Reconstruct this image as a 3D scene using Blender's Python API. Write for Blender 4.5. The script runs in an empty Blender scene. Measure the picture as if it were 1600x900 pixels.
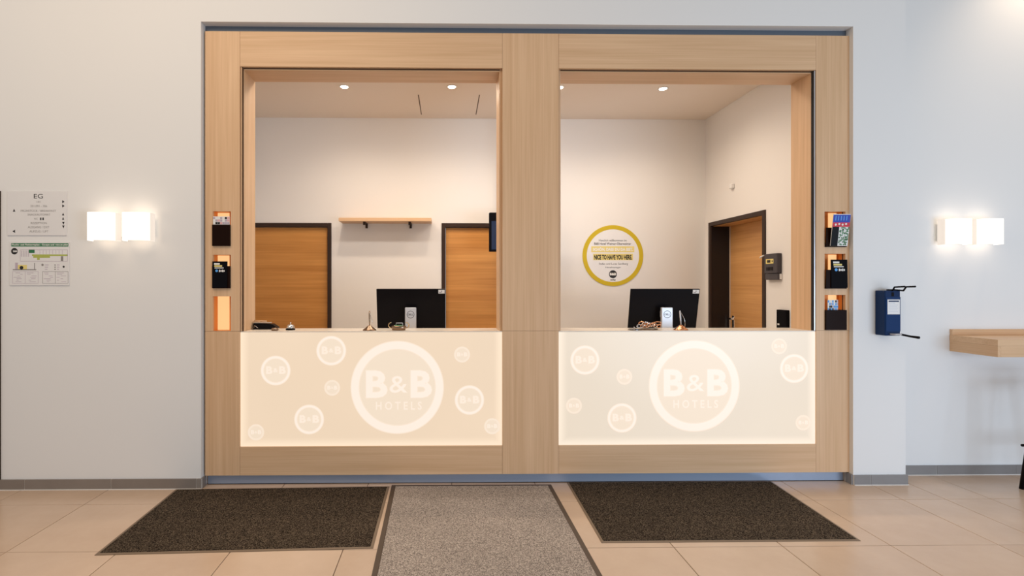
import bpy, bmesh, math, random
from mathutils import Vector, Matrix
random.seed(7)
C = bpy.context.scene.collection
S = bpy.context.scene
PI = math.pi

# ------------------------------------------------------------------ camera, world, light, exposure
F, CX, CY, YAW, H = 810.0, 707.0, 445.0, 0.015, 1.42
cam_d = bpy.data.cameras.new('camera'); cam = bpy.data.objects.new('camera', cam_d); C.objects.link(cam)
cam.location = (0, 0, H); cam.rotation_euler = (PI/2, 0, -YAW)
cam_d.sensor_width = 36; cam_d.lens = 36*F/1600
cam_d.shift_x = (800-CX)/1600; cam_d.shift_y = (CY-450)/1600
cam_d.clip_start = 0.05
S.camera = cam

w = bpy.data.worlds.new('world'); S.world = w; w.use_nodes = True
w.node_tree.nodes['Background'].inputs[0].default_value = (1.0, 0.965, 0.93, 1)
w.node_tree.nodes['Background'].inputs[1].default_value = 0.49

def light(name, kind, loc, energy, color, rot=(0,0,0), **kw):
    d = bpy.data.lights.new(name, kind); d.energy = energy; d.color = color
    for k, v in kw.items(): setattr(d, k, v)
    o = bpy.data.objects.new(name, d); C.objects.link(o); o.location = loc; o.rotation_euler = rot
    return o
# daylight through the lobby's windows, behind the camera and to the right
light('window_daylight', 'AREA', (4.3, -1.3, 0.85), 140, (0.60, 0.78, 1.0), (math.radians(84), 0, math.radians(12)),
      shape='RECTANGLE', size=3.2, size_y=1.7)
# warm ceiling lighting of the lobby, above the left half
light('lobby_ceiling_light', 'AREA', (-2.0, 1.2, 4.4), 66, (1.0, 0.76, 0.52), (math.radians(18), 0, 0),
      shape='RECTANGLE', size=3.0, size_y=2.0)
light('lobby_wall_washer', 'SPOT', (4.45, 3.45, 4.3), 60, (1.0, 0.78, 0.55), (math.radians(8), 0, 0),
      spot_size=math.radians(95), spot_blend=1.0, shadow_soft_size=0.08)

S.view_settings.view_transform = 'Standard'; S.view_settings.look = 'None'
S.view_settings.exposure = 0.0; S.view_settings.gamma = 1.0
S.view_settings.use_curve_mapping = False

# ------------------------------------------------------------------ helpers
def at(px, py, Y):
    """point of the photograph's sight line on the vertical plane y = Y"""
    u = (px-CX)/F; v = (CY-py)/F
    dx = math.sin(YAW)+u*math.cos(YAW); dy = math.cos(YAW)-u*math.sin(YAW)
    t = Y/dy
    return Vector((dx*t, Y, H+v*t))
def X(px, Y): return at(px, 450, Y).x
def Z(py, Y, px=800): return at(px, py, Y).z
def fl(px, py, z=0.0):
    u = (px-CX)/F; v = (CY-py)/F
    t = (z-H)/v
    return Vector(((math.sin(YAW)+u*math.cos(YAW))*t, (math.cos(YAW)-u*math.sin(YAW))*t, z))

def lin(c):
    return tuple(((x/255)/12.92 if x/255 <= 0.04045 else ((x/255+0.055)/1.055)**2.4) for x in c)

class MB:
    def __init__(s): s.v = []; s.f = []; s.m = []; s.sm = []
    def add(s, vs, fs, mi=0, smooth=False):
        b = len(s.v); s.v += [tuple(v) for v in vs]
        for f in fs: s.f.append([b+i for i in f]); s.m.append(mi); s.sm.append(smooth)
        return s
    def box(s, x0, x1, y0, y1, z0, z1, mi=0, bev=0.0):
        if x0 > x1: x0, x1 = x1, x0
        if y0 > y1: y0, y1 = y1, y0
        if z0 > z1: z0, z1 = z1, z0
        if bev <= 0:
            vs = [(x,y,z) for x in (x0,x1) for y in (y0,y1) for z in (z0,z1)]
            return s.add(vs, [(0,1,3,2),(4,6,7,5),(0,4,5,1),(2,3,7,6),(0,2,6,4),(1,5,7,3)], mi)
        b = min(bev, (x1-x0)/2.01, (y1-y0)/2.01, (z1-z0)/2.01)
        bm = bmesh.new(); bmesh.ops.create_cube(bm, size=1)
        for v in bm.verts:
            v.co = Vector(((x0+x1)/2+v.co.x*(x1-x0), (y0+y1)/2+v.co.y*(y1-y0), (z0+z1)/2+v.co.z*(z1-z0)))
        bmesh.ops.bevel(bm, geom=list(bm.edges)+list(bm.verts), offset=b, segments=1, affect='EDGES', profile=0.5)
        bm.verts.index_update()
        s.add([v.co.copy() for v in bm.verts], [[v.index for v in f.verts] for f in bm.faces], mi); bm.free()
        return s
    def prism(s, pts, a, b, axis='y', mi=0, smooth=False):
        """closed outline extruded along an axis; pts are the two other coordinates"""
        n = len(pts)
        def mk(p, q):
            return (p[0], q, p[1]) if axis == 'y' else ((q, p[0], p[1]) if axis == 'x' else (p[0], p[1], q))
        vs = [mk(p, a) for p in pts]+[mk(p, b) for p in pts]
        s.add(vs, [list(range(n))[::-1], list(range(n, 2*n))], mi)
        s.add(vs, [(i, (i+1) % n, n+(i+1) % n, n+i) for i in range(n)], mi, smooth)
        return s
    def lathe(s, prof, c, seg=24, mi=0, axis='z', smooth=True):
        """prof: (radius, height) pairs"""
        vs = []; fs = []
        for r, h in prof:
            for k in range(seg):
                a = 2*PI*k/seg; x = r*math.cos(a); y = r*math.sin(a)
                if axis == 'z': vs.append((c[0]+x, c[1]+y, c[2]+h))
                elif axis == 'y': vs.append((c[0]+x, c[1]+h, c[2]+y))
                else: vs.append((c[0]+h, c[1]+x, c[2]+y))
        n = len(prof)
        for j in range(n-1):
            for k in range(seg):
                k2 = (k+1) % seg
                fs.append((j*seg+k, j*seg+k2, (j+1)*seg+k2, (j+1)*seg+k))
        s.add(vs, fs, mi, smooth)
        s.add(vs, [list(range(seg))[::-1], list(range((n-1)*seg, n*seg))], mi)
        return s
    def tube(s, pts, r, seg=8, mi=0, closed=False):
        pts = [Vector(p) for p in pts]; n = len(pts); rings = []
        up = Vector((0.13, 0.21, 0.97))
        for i, p in enumerate(pts):
            if closed: t = pts[(i+1) % n]-pts[i-1]
            else: t = pts[min(i+1, n-1)]-pts[max(i-1, 0)]
            t.normalize(); a = t.cross(up)
            if a.length < 1e-3: a = t.cross(Vector((1,0,0)))
            a.normalize(); b = t.cross(a)
            rr = r[i] if isinstance(r, (list, tuple)) else r
            rings.append([p+a*rr*math.cos(2*PI*k/seg)+b*rr*math.sin(2*PI*k/seg) for k in range(seg)])
        vs = [v for rg in rings for v in rg]; fs = []
        for i in range(n if closed else n-1):
            j = (i+1) % n
            for k in range(seg):
                k2 = (k+1) % seg; fs.append((i*seg+k, i*seg+k2, j*seg+k2, j*seg+k))
        s.add(vs, fs, mi, True)
        if not closed: s.add(vs, [list(range(seg))[::-1], list(range((n-1)*seg, n*seg))], mi)
        return s
    def ring(s, cx, cz, r0, r1, y, dy=0.0006, seg=64, mi=0):
        """flat ring facing -y"""
        vs = []; fs = []
        for k in range(seg):
            a = 2*PI*k/seg
            for r in (r0, r1):
                for yy in (y, y-dy): vs.append((cx+r*math.cos(a), yy, cz+r*math.sin(a)))
        for k in range(seg):
            a = k*4; b = ((k+1) % seg)*4
            fs += [(a+1, b+1, b+3, a+3), (a, a+2, b+2, b), (a, b, b+1, a+1), (a+2, a+3, b+3, b+2)]
        return s.add(vs, fs, mi)
    def disc(s, cx, cz, r, y, dy=0.0006, seg=40, mi=0):
        return s.prism([(cx+r*math.cos(2*PI*k/seg), cz+r*math.sin(2*PI*k/seg)) for k in range(seg)], y-dy, y, 'y', mi)
    def holes(s, x0, x1, z0, z1, y0, y1, hs, mi=0):
        """a plate in the xz plane with rectangular holes hs = (x0, x1, z0, z1)"""
        xs = sorted(set([x0, x1]+[h[i] for h in hs for i in (0, 1)]))
        zs = sorted(set([z0, z1]+[h[i] for h in hs for i in (2, 3)]))
        def solid(i, j):
            if i < 0 or j < 0 or i >= len(xs)-1 or j >= len(zs)-1: return False
            cx = (xs[i]+xs[i+1])/2; cz = (zs[j]+zs[j+1])/2
            return not any(h[0] < cx < h[1] and h[2] < cz < h[3] for h in hs)
        for i in range(len(xs)-1):
            for j in range(len(zs)-1):
                if not solid(i, j): continue
                a, b, c, d = xs[i], xs[i+1], zs[j], zs[j+1]
                s.add([(a,y0,c),(b,y0,c),(b,y0,d),(a,y0,d)], [(0,1,2,3)], mi)
                s.add([(a,y1,c),(b,y1,c),(b,y1,d),(a,y1,d)], [(3,2,1,0)], mi)
                if not solid(i-1, j): s.add([(a,y0,c),(a,y0,d),(a,y1,d),(a,y1,c)], [(0,1,2,3)], mi)
                if not solid(i+1, j): s.add([(b,y0,c),(b,y1,c),(b,y1,d),(b,y0,d)], [(0,1,2,3)], mi)
                if not solid(i, j-1): s.add([(a,y0,c),(a,y1,c),(b,y1,c),(b,y0,c)], [(0,1,2,3)], mi)
                if not solid(i, j+1): s.add([(a,y0,d),(b,y0,d),(b,y1,d),(a,y1,d)], [(0,1,2,3)], mi)
        return s
    def bbox(s):
        return [(min(v[i] for v in s.v), max(v[i] for v in s.v)) for i in range(3)]
    def build(s, name, mats, parent=None, origin=None):
        me = bpy.data.meshes.new(name)
        if parent is not None: off = world_loc(parent)
        elif origin is not None: off = Vector(origin)
        else:
            b = s.bbox(); off = Vector(((b[0][0]+b[0][1])/2, (b[1][0]+b[1][1])/2, b[2][0]))
        me.from_pydata([tuple(Vector(v)-off) for v in s.v], [], s.f)
        for m in (mats if isinstance(mats, (list, tuple)) else [mats]): me.materials.append(m)
        me.polygons.foreach_set('material_index', s.m); me.polygons.foreach_set('use_smooth', s.sm)
        me.update()
        bm = bmesh.new(); bm.from_mesh(me); bmesh.ops.remove_doubles(bm, verts=bm.verts, dist=1e-6)
        bmesh.ops.recalc_face_normals(bm, faces=bm.faces); bm.to_mesh(me); bm.free()
        o = bpy.data.objects.new(name, me); C.objects.link(o)
        if parent is not None: o.parent = parent
        else: o.location = off
        return o

def world_loc(o):
    v = Vector((0, 0, 0))
    while o is not None: v += o.location; o = o.parent
    return v
def tag(o, label=None, cat=None, group=None, kind=None):
    if label: o['label'] = label
    if cat: o['category'] = cat
    if group: o['group'] = group
    if kind: o['kind'] = kind
    return o
def thing(name, label, cat, loc=(0,0,0), group=None):
    o = bpy.data.objects.new(name, None); C.objects.link(o); o.location = loc; o.empty_display_size = 0.05
    return tag(o, label, cat, group)
def struct(name, mb, m, parent=None, label=None):
    return tag(mb.build(name, m, parent, origin=(0,0,0)), label, None, None, 'structure')
def copy_tree(o, parent=None):
    c = o.copy(); C.objects.link(c); c.parent = parent
    for ch in [k for k in bpy.data.objects if k.parent == o]: copy_tree(ch, c)
    return c

_tc = {}
def text_raw(body, bold):
    key = (body, bold)
    if key not in _tc:
        cu = bpy.data.curves.new('t', 'FONT'); cu.body = body; cu.offset = bold; cu.extrude = 0; cu.resolution_u = 3
        ob = bpy.data.objects.new('t', cu); C.objects.link(ob)
        dg = bpy.context.evaluated_depsgraph_get()
        me = bpy.data.meshes.new_from_object(ob.evaluated_get(dg))
        _tc[key] = ([tuple(v.co) for v in me.vertices], [list(p.vertices) for p in me.polygons])
        bpy.data.objects.remove(ob); bpy.data.curves.remove(cu); bpy.data.meshes.remove(me)
    return _tc[key]
def text(mb, body, x0, x1, z0, z1, y, bold=0.0, mi=0, th=0.0):
    """lettering fitted to a rectangle of the plane y, facing -y (flat print)"""
    vs, fs = text_raw(body, bold)
    ax = min(v[0] for v in vs); bx = max(v[0] for v in vs); az = min(v[1] for v in vs); bz = max(v[1] for v in vs)
    mb.add([(x0+(v[0]-ax)/(bx-ax)*(x1-x0), y-th, z0+(v[1]-az)/(bz-az)*(z1-z0)) for v in vs], fs, mi)
    return mb

# ------------------------------------------------------------------ materials
def newmat(name):
    m = bpy.data.materials.new(name); m.use_nodes = True
    nt = m.node_tree; return m, nt, nt.nodes['Principled BSDF']
def plain(name, col, rough=0.5, metal=0.0, spec=0.35, var=0.03, scale=8, coat=0.0):
    m, nt, b = newmat(name)
    tc = nt.nodes.new('ShaderNodeTexCoord'); n = nt.nodes.new('ShaderNodeTexNoise'); n.inputs['Scale'].default_value = scale
    n.inputs['Detail'].default_value = 4
    mx = nt.nodes.new('ShaderNodeMix'); mx.data_type = 'RGBA'
    mx.inputs[6].default_value = (*[c*(1-var) for c in col], 1); mx.inputs[7].default_value = (*[min(1, c*(1+var)) for c in col], 1)
    nt.links.new(tc.outputs['Object'], n.inputs['Vector']); nt.links.new(n.outputs['Fac'], mx.inputs[0])
    nt.links.new(mx.outputs[2], b.inputs['Base Color'])
    b.inputs['Roughness'].default_value = rough; b.inputs['Metallic'].default_value = metal
    b.inputs['Specular IOR Level'].default_value = spec; b.inputs['Coat Weight'].default_value = coat
    return m
def emit(name, col, strength, base=None):
    m, nt, b = newmat(name)
    b.inputs['Base Color'].default_value = (*(base or col), 1); b.inputs['Emission Color'].default_value = (*col, 1)
    b.inputs['Emission Strength'].default_value = strength; b.inputs['Roughness'].default_value = 0.4
    return m
def wood(name, light_c, dark_c, axis='z', rough=0.42, fine=55.0, band=6.0, contrast=1.0):
    """veneer: streaks run along the given axis"""
    m, nt, b = newmat(name); L = nt.links
    tc = nt.nodes.new('ShaderNodeTexCoord')
    def streak(across, along, detail, loc):
        mp = nt.nodes.new('ShaderNodeMapping')
        sc = [across, across, across]; sc[{'x': 0, 'y': 1, 'z': 2}[axis]] = along
        mp.inputs['Scale'].default_value = sc; mp.inputs['Location'].default_value = loc
        n = nt.nodes.new('ShaderNodeTexNoise'); n.inputs['Scale'].default_value = 1; n.inputs['Detail'].default_value = detail
        n.inputs['Roughness'].default_value = 0.6
        L.new(tc.outputs['Object'], mp.inputs['Vector']); L.new(mp.outputs[0], n.inputs['Vector'])
        return n.outputs['Fac']
    a = streak(fine*2.2, 1.1, 4, (3,1,7)); c = streak(band*1.6, 0.55, 3, (0,5,2)); d = streak(fine*0.5, 0.9, 3, (9,2,4))
    m1 = nt.nodes.new('ShaderNodeMath'); m1.operation = 'ADD'; L.new(a, m1.inputs[0]); L.new(c, m1.inputs[1])
    m2 = nt.nodes.new('ShaderNodeMath'); m2.operation = 'ADD'; L.new(m1.outputs[0], m2.inputs[0]); L.new(d, m2.inputs[1])
    mr = nt.nodes.new('ShaderNodeMapRange'); L.new(m2.outputs[0], mr.inputs[0])
    mr.inputs[1].default_value = 1.5-0.42/contrast; mr.inputs[2].default_value = 1.5+0.42/contrast
    mx = nt.nodes.new('ShaderNodeMix'); mx.data_type = 'RGBA'
    mx.inputs[6].default_value = (*dark_c, 1); mx.inputs[7].default_value = (*light_c, 1)
    L.new(mr.outputs[0], mx.inputs[0]); L.new(mx.outputs[2], b.inputs['Base Color'])
    b.inputs['Roughness'].default_value = rough; b.inputs['Specular IOR Level'].default_value = 0.35
    bp = nt.nodes.new('ShaderNodeBump'); bp.inputs['Strength'].default_value = 0.05; bp.inputs['Distance'].default_value = 0.002
    L.new(a, bp.inputs['Height']); L.new(bp.outputs[0], b.inputs['Normal'])
    return m
def plaster(name, col):
    m, nt, b = newmat(name); L = nt.links
    tc = nt.nodes.new('ShaderNodeTexCoord')
    n = nt.nodes.new('ShaderNodeTexNoise'); n.inputs['Scale'].default_value = 1.3; n.inputs['Detail'].default_value = 5
    n2 = nt.nodes.new('ShaderNodeTexNoise'); n2.inputs['Scale'].default_value = 220; n2.inputs['Detail'].default_value = 3
    mx = nt.nodes.new('ShaderNodeMix'); mx.data_type = 'RGBA'
    mx.inputs[6].default_value = (*[c*0.97 for c in col], 1); mx.inputs[7].default_value = (*col, 1)
    L.new(tc.outputs['Object'], n.inputs['Vector']); L.new(tc.outputs['Object'], n2.inputs['Vector'])
    L.new(n.outputs['Fac'], mx.inputs[0]); L.new(mx.outputs[2], b.inputs['Base Color'])
    bp = nt.nodes.new('ShaderNodeBump'); bp.inputs['Strength'].default_value = 0.06; bp.inputs['Distance'].default_value = 0.001
    L.new(n2.outputs['Fac'], bp.inputs['Height']); L.new(bp.outputs[0], b.inputs['Normal'])
    b.inputs['Roughness'].default_value = 0.85; b.inputs['Specular IOR Level'].default_value = 0.2
    return m
def carpet(name, dark, light_c, thresh=0.5, scale=260):
    m, nt, b = newmat(name); L = nt.links
    tc = nt.nodes.new('ShaderNodeTexCoord')
    n = nt.nodes.new('ShaderNodeTexNoise'); n.inputs['Scale'].default_value = scale; n.inputs['Detail'].default_value = 2
    n.inputs['Roughness'].default_value = 0.8
    n2 = nt.nodes.new('ShaderNodeTexNoise'); n2.inputs['Scale'].default_value = 2.2; n2.inputs['Detail'].default_value = 3
    r = nt.nodes.new('ShaderNodeMapRange'); r.inputs[1].default_value = thresh-0.12; r.inputs[2].default_value = thresh+0.16
    mx = nt.nodes.new('ShaderNodeMix'); mx.data_type = 'RGBA'
    mx.inputs[6].default_value = (*dark, 1); mx.inputs[7].default_value = (*light_c, 1)
    m2 = nt.nodes.new('ShaderNodeMix'); m2.data_type = 'RGBA'; m2.blend_type = 'MULTIPLY'; m2.inputs[0].default_value = 0.35
    L.new(tc.outputs['Object'], n.inputs['Vector']); L.new(tc.outputs['Object'], n2.inputs['Vector'])
    L.new(n.outputs['Fac'], r.inputs[0]); L.new(r.outputs[0], mx.inputs[0])
    L.new(mx.outputs[2], m2.inputs[6]); L.new(n2.outputs['Fac'], m2.inputs[7]); L.new(m2.outputs[2], b.inputs['Base Color'])
    bp = nt.nodes.new('ShaderNodeBump'); bp.inputs['Strength'].default_value = 0.35; bp.inputs['Distance'].default_value = 0.002
    L.new(n.outputs['Fac'], bp.inputs['Height']); L.new(bp.outputs[0], b.inputs['Normal'])
    b.inputs['Roughness'].default_value = 0.95; b.inputs['Specular IOR Level'].default_value = 0.1
    return m
def tile_mat(name, c0, c1, rough):
    m, nt, b = newmat(name); L = nt.links
    tc = nt.nodes.new('ShaderNodeTexCoord'); oi = nt.nodes.new('ShaderNodeObjectInfo')
    va = nt.nodes.new('ShaderNodeVectorMath'); va.operation = 'ADD'
    L.new(tc.outputs['Object'], va.inputs[0]); L.new(oi.outputs['Location'], va.inputs[1])
    n = nt.nodes.new('ShaderNodeTexNoise'); n.inputs['Scale'].default_value = 2.5; n.inputs['Detail'].default_value = 8
    n.inputs['Roughness'].default_value = 0.65; L.new(va.outputs[0], n.inputs['Vector'])
    ad = nt.nodes.new('ShaderNodeMath'); ad.operation = 'MULTIPLY_ADD'; L.new(oi.outputs['Random'], ad.inputs[0])
    ad.inputs[1].default_value = 0.25; L.new(n.outputs['Fac'], ad.inputs[2])
    r = nt.nodes.new('ShaderNodeMapRange'); r.inputs[1].default_value = 0.35; r.inputs[2].default_value = 0.95
    L.new(ad.outputs[0], r.inputs[0])
    mx = nt.nodes.new('ShaderNodeMix'); mx.data_type = 'RGBA'
    mx.inputs[6].default_value = (*c0, 1); mx.inputs[7].default_value = (*c1, 1)
    L.new(r.outputs[0], mx.inputs[0]); L.new(mx.outputs[2], b.inputs['Base Color'])
    b.inputs['Roughness'].default_value = rough
    return m
def panel_mat(name, x0, x1, z0, z1, base, edge):
    """back-lit acrylic sheet: evenly lit face, brighter where the edge LED strips sit"""
    m, nt, b = newmat(name); L = nt.links
    tc = nt.nodes.new('ShaderNodeTexCoord'); sp = nt.nodes.new('ShaderNodeSeparateXYZ')
    L.new(tc.outputs['Generated'], sp.inputs[0])
    def mth(op, a, bb):
        n = nt.nodes.new('ShaderNodeMath'); n.operation = op
        for i, v in enumerate((a, bb)):
            if isinstance(v, (int, float)): n.inputs[i].default_value = v
            elif v is not None: L.new(v, n.inputs[i])
        return n.outputs[0]
    W_, H_ = x1-x0, z1-z0
    xl = mth('MULTIPLY', sp.outputs['X'], W_); xr = mth('SUBTRACT', W_, xl)
    zb = mth('MULTIPLY', sp.outputs['Z'], H_)
    dmin = mth('MINIMUM', mth('MINIMUM', xl, xr), zb)
    g = nt.nodes.new('ShaderNodeMapRange'); g.interpolation_type = 'SMOOTHSTEP'
    g.inputs[1].default_value = 0.0; g.inputs[2].default_value = 0.07; g.inputs[3].default_value = 1.0; g.inputs[4].default_value = 0.0
    L.new(dmin, g.inputs[0])
    n = nt.nodes.new('ShaderNodeTexNoise'); n.inputs['Scale'].default_value = 1.6; n.inputs['Detail'].default_value = 2
    L.new(tc.outputs['Object'], n.inputs['Vector'])
    mx0 = nt.nodes.new('ShaderNodeMix'); mx0.data_type = 'RGBA'
    mx0.inputs[6].default_value = (*[c*0.95 for c in base], 1); mx0.inputs[7].default_value = (*[c*1.05 for c in base], 1)
    L.new(n.outputs['Fac'], mx0.inputs[0])
    mx = nt.nodes.new('ShaderNodeMix'); mx.data_type = 'RGBA'; L.new(g.outputs[0], mx.inputs[0])
    L.new(mx0.outputs[2], mx.inputs[6]); mx.inputs[7].default_value = (*edge, 1)
    L.new(mx.outputs[2], b.inputs['Emission Color']); b.inputs['Emission Strength'].default_value = 1.0
    b.inputs['Base Color'].default_value = (0.12, 0.11, 0.10, 1); b.inputs['Roughness'].default_value = 0.35
    return m

M = {}
M['wall'] = plaster('white_plaster', (0.80, 0.79, 0.775))
M['office_wall'] = plaster('office_plaster', (0.82, 0.785, 0.745))
M['ceil'] = plaster('warm_lit_ceiling', (0.86, 0.76, 0.66))  # white ceiling; the warm light on it is put into the colour
OAK_L, OAK_D = (0.76, 0.51, 0.31), (0.60, 0.37, 0.20)
M['oak_v'] = wood('oak_veneer_upright', OAK_L, OAK_D, 'z')
M['oak_h'] = wood('oak_veneer_level', OAK_L, OAK_D, 'x')
M['oak_d'] = wood('oak_veneer_depth', OAK_L, OAK_D, 'y')
M['door'] = wood('door_veneer', (0.66, 0.31, 0.085), (0.46, 0.19, 0.045), 'x', 0.4, 30, 5)
M['door_side'] = wood('door_veneer_side', (0.72, 0.39, 0.15), (0.55, 0.27, 0.09), 'y', 0.4, 30, 5)
M['door_edge'] = plain('door_edge', (0.55, 0.45, 0.36), 0.5)
M['door_frame'] = plain('dark_door_frame', (0.045, 0.028, 0.022), 0.4, spec=0.12)
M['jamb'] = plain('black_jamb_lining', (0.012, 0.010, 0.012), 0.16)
M['slate'] = plain('slate_metal', (0.13, 0.16, 0.20), 0.4, 0.2)
M['kick'] = plain('brushed_plinth_metal', (0.34, 0.40, 0.51), 0.35, 0.35)
M['dark'] = plain('dark_gap', (0.02, 0.014, 0.01), 0.7)
M['gap'] = plain('brown_gap', (0.11, 0.055, 0.025), 0.7)
M['alu'] = plain('aluminium_rail', (0.66, 0.66, 0.68), 0.3, 0.8)
M['tile'] = tile_mat('taupe_floor_tile', (0.55, 0.395, 0.28), (0.65, 0.485, 0.36), 0.22)
M['grout'] = plain('floor_grout', (0.16, 0.115, 0.08), 0.9)
M['skirt'] = tile_mat('skirting_tile', (0.20, 0.165, 0.14), (0.27, 0.23, 0.20), 0.4)
M['skirt_b'] = tile_mat('skirting_tile_grey', (0.21, 0.195, 0.19), (0.27, 0.26, 0.255), 0.4)
M['seal'] = plain('white_sealant', (0.75, 0.72, 0.68), 0.6)
M['mat_dark'] = carpet('dark_mat_pile', (0.005, 0.0035, 0.0025), (0.30, 0.22, 0.15), 0.57, 210)
M['mat_grey'] = carpet('grey_mat_pile', (0.085, 0.07, 0.065), (0.74, 0.63, 0.54), 0.48, 210)
M['rubber'] = plain('rubber_edge', (0.09, 0.06, 0.04), 0.6)
M['rubber_l'] = plain('rubber_edge_light', (0.20, 0.14, 0.09), 0.5)
M['counter'] = plain('cream_counter_board', (0.78, 0.70, 0.60), 0.3)
M['logo'] = emit('logo_light', (0.985, 0.845, 0.72), 0.93, (0.15, 0.13, 0.12))
M['logo_soft'] = emit('logo_light_edge', (0.93, 0.77, 0.61), 0.93, (0.15, 0.13, 0.12))
M['logo_in'] = emit('logo_field', (0.87, 0.72, 0.555), 0.93, (0.15, 0.13, 0.12))
M['logo_faint'] = emit('logo_light_faint', (0.965, 0.815, 0.67), 0.93, (0.15, 0.13, 0.12))
M['black'] = plain('black_plastic', (0.005, 0.004, 0.005), 0.3, spec=0.10)
M['blackm'] = plain('matt_black_plastic', (0.005, 0.0045, 0.006), 0.5, spec=0.04)
M['silver'] = plain('silver_plastic', (0.62, 0.62, 0.64), 0.35, 0.3)
M['chrome'] = plain('chrome', (0.75, 0.72, 0.70), 0.12, 1.0)
M['copper'] = plain('copper_metal', (0.75, 0.38, 0.20), 0.2, 1.0)
M['bronze'] = plain('bronze_metal', (0.30, 0.20, 0.13), 0.22, 1.0)
M['brass'] = plain('brass_wire', (0.62, 0.47, 0.26), 0.22, 1.0)
M['desk'] = plain('desk_laminate', (0.55, 0.50, 0.44), 0.5)
M['ink'] = plain('black_print', (0.02, 0.018, 0.018), 0.6)
M['ink_g'] = plain('grey_print', (0.26, 0.24, 0.23), 0.6)
M['paper'] = plain('white_paper', (0.80, 0.78, 0.76), 0.6)
M['plate'] = plain('frosted_sign_plate', (0.76, 0.74, 0.73), 0.25)
M['green'] = plain('green_print', (0.03, 0.17, 0.07), 0.6)
M['lime'] = plain('lime_print', (0.42, 0.46, 0.10), 0.6)
M['lilac'] = plain('lilac_print', (0.50, 0.42, 0.48), 0.6)
M['yellow'] = plain('yellow_print', (0.60, 0.43, 0.012), 0.6)
M['yellow_l'] = plain('light_yellow_print', (0.78, 0.64, 0.22), 0.6)
M['white'] = plain('white_print', (0.82, 0.80, 0.76), 0.6)
M['blue_disp'] = plain('navy_lacquer', (0.006, 0.025, 0.085), 0.3, spec=0.15)
M['blue_disp2'] = plain('navy_lacquer_front', (0.006, 0.032, 0.115), 0.3, spec=0.15)
M['blue_print'] = plain('blue_print', (0.03, 0.06, 0.42), 0.5)
M['sky_print'] = plain('light_blue_print', (0.10, 0.35, 0.75), 0.5)
M['red'] = plain('red_print', (0.60, 0.03, 0.05), 0.5)
M['pink'] = plain('pink_print', (0.75, 0.42, 0.42), 0.5)
M['leaf'] = plain('green_leaf_print', (0.10, 0.26, 0.12), 0.5, var=0.5, scale=60)
M['pocket'] = plain('dark_brown_acrylic', (0.012, 0.004, 0.002), 0.3, spec=0.06)
M['niche_in'] = plain('orange_niche_lining', (0.78, 0.27, 0.045), 0.5)
M['strip'] = emit('warm_light_strip', (1.0, 0.56, 0.24), 1.0, (0.1, 0.07, 0.04))
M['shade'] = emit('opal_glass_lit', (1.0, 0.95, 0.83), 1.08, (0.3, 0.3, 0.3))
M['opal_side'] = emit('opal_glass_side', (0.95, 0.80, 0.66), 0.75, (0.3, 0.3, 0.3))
M['cone'] = emit('downlight_lens', (1.0, 0.86, 0.68), 14)
M['trimring'] = plain('white_trim_ring', (0.8, 0.78, 0.75), 0.4)
M['screen'] = plain('dark_blue_screen', (0.012, 0.03, 0.075), 0.15)
M['clock'] = plain('dark_grey_clock_case', (0.055, 0.048, 0.055), 0.4)
M['sign_white'] = plain('sign_white', (0.80, 0.78, 0.77), 0.5)

# ------------------------------------------------------------------ planes
YW = 3.64      # lobby wall
YF = 3.675     # front of the oak surround
YB = 3.915     # back of its lining
YO = 5.60      # office back wall
YR = 3.825     # recessed wall on the right
XL, XR = X(314, YW), X(1333, YW)
ZT = Z(37.5, YW, 823)
XP = X(1415, YW)
XD = X(1.5, YW)
ZC = 3.217
XO = 2.836     # office right wall
XOL = -2.55

# ------------------------------------------------------------------ setting
b = MB(); b.box(-4.6, 6.2, -0.5, 6.0, -0.12, -0.004)
floor = struct('floor', b, M['grout'], label='floor of large square taupe tiles with dark thin joints')
xs = [1.24+0.595*k for k in range(-8, 8)]+[3.316]; xs.sort()
ys = [1.591, 2.189, 2.787, 3.385, 3.983]
cache = {}
for i in range(len(xs)-1):
    for j in range(len(ys)-1):
        wdt = round(xs[i+1]-xs[i], 3); g = 0.002
        if wdt not in cache:
            t = MB().box(-wdt/2+g, wdt/2-g, -0.299+g, 0.299-g, -0.02, 0, 0, 0.0012)
            o = t.build('floor_tile', M['tile'], None, origin=(0,0,0)); cache[wdt] = o
        else:
            o = cache[wdt].copy(); C.objects.link(o)
        o.parent = floor
        o.location = ((xs[i]+xs[i+1])/2, (ys[j]+ys[j+1])/2, 0)  # tiles of the last row run under the wall

b = MB().box(XOL, XO, 3.985, YO, -0.0038, 0.0)
struct('floor_office', b, plain('office_flooring', (0.62, 0.50, 0.38), 0.4), label='plain warm flooring of the office')
b = MB().box(XD, XL, YW, YW+0.2, 0, 4.4)
struct('wall_left', b, M['wall'], label='white lobby wall left of the oak surround')
b = MB().box(-4.4, XD-0.001, YW+0.02, YW+0.2, 0, 4.4)      # behind and above the doorway at the left
bl = MB().holes(-4.4, XD, 0, 4.4, YW, YW+0.2, [(-4.2, XD, -1, 2.07)])
struct('wall_far_left', bl, M['wall'], label='lobby wall around the doorway at the left edge')
b = MB().box(XL, XR, YW, YW+0.2, ZT, 4.4)
struct('wall_above', b, M['wall'], label='white lobby wall above the oak surround')
b = MB().box(XR, XP, YW, YW+0.2, 0, 4.4)
struct('wall_pillar', b, M['wall'], label='white wall pier between the oak surround and the recessed wall')
b = MB().box(XP-0.05, 6.0, YR, YR+0.12, 0, 4.4)
struct('wall_right', b, M['wall'], label='recessed white wall at the right with lamp and wall table')
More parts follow.
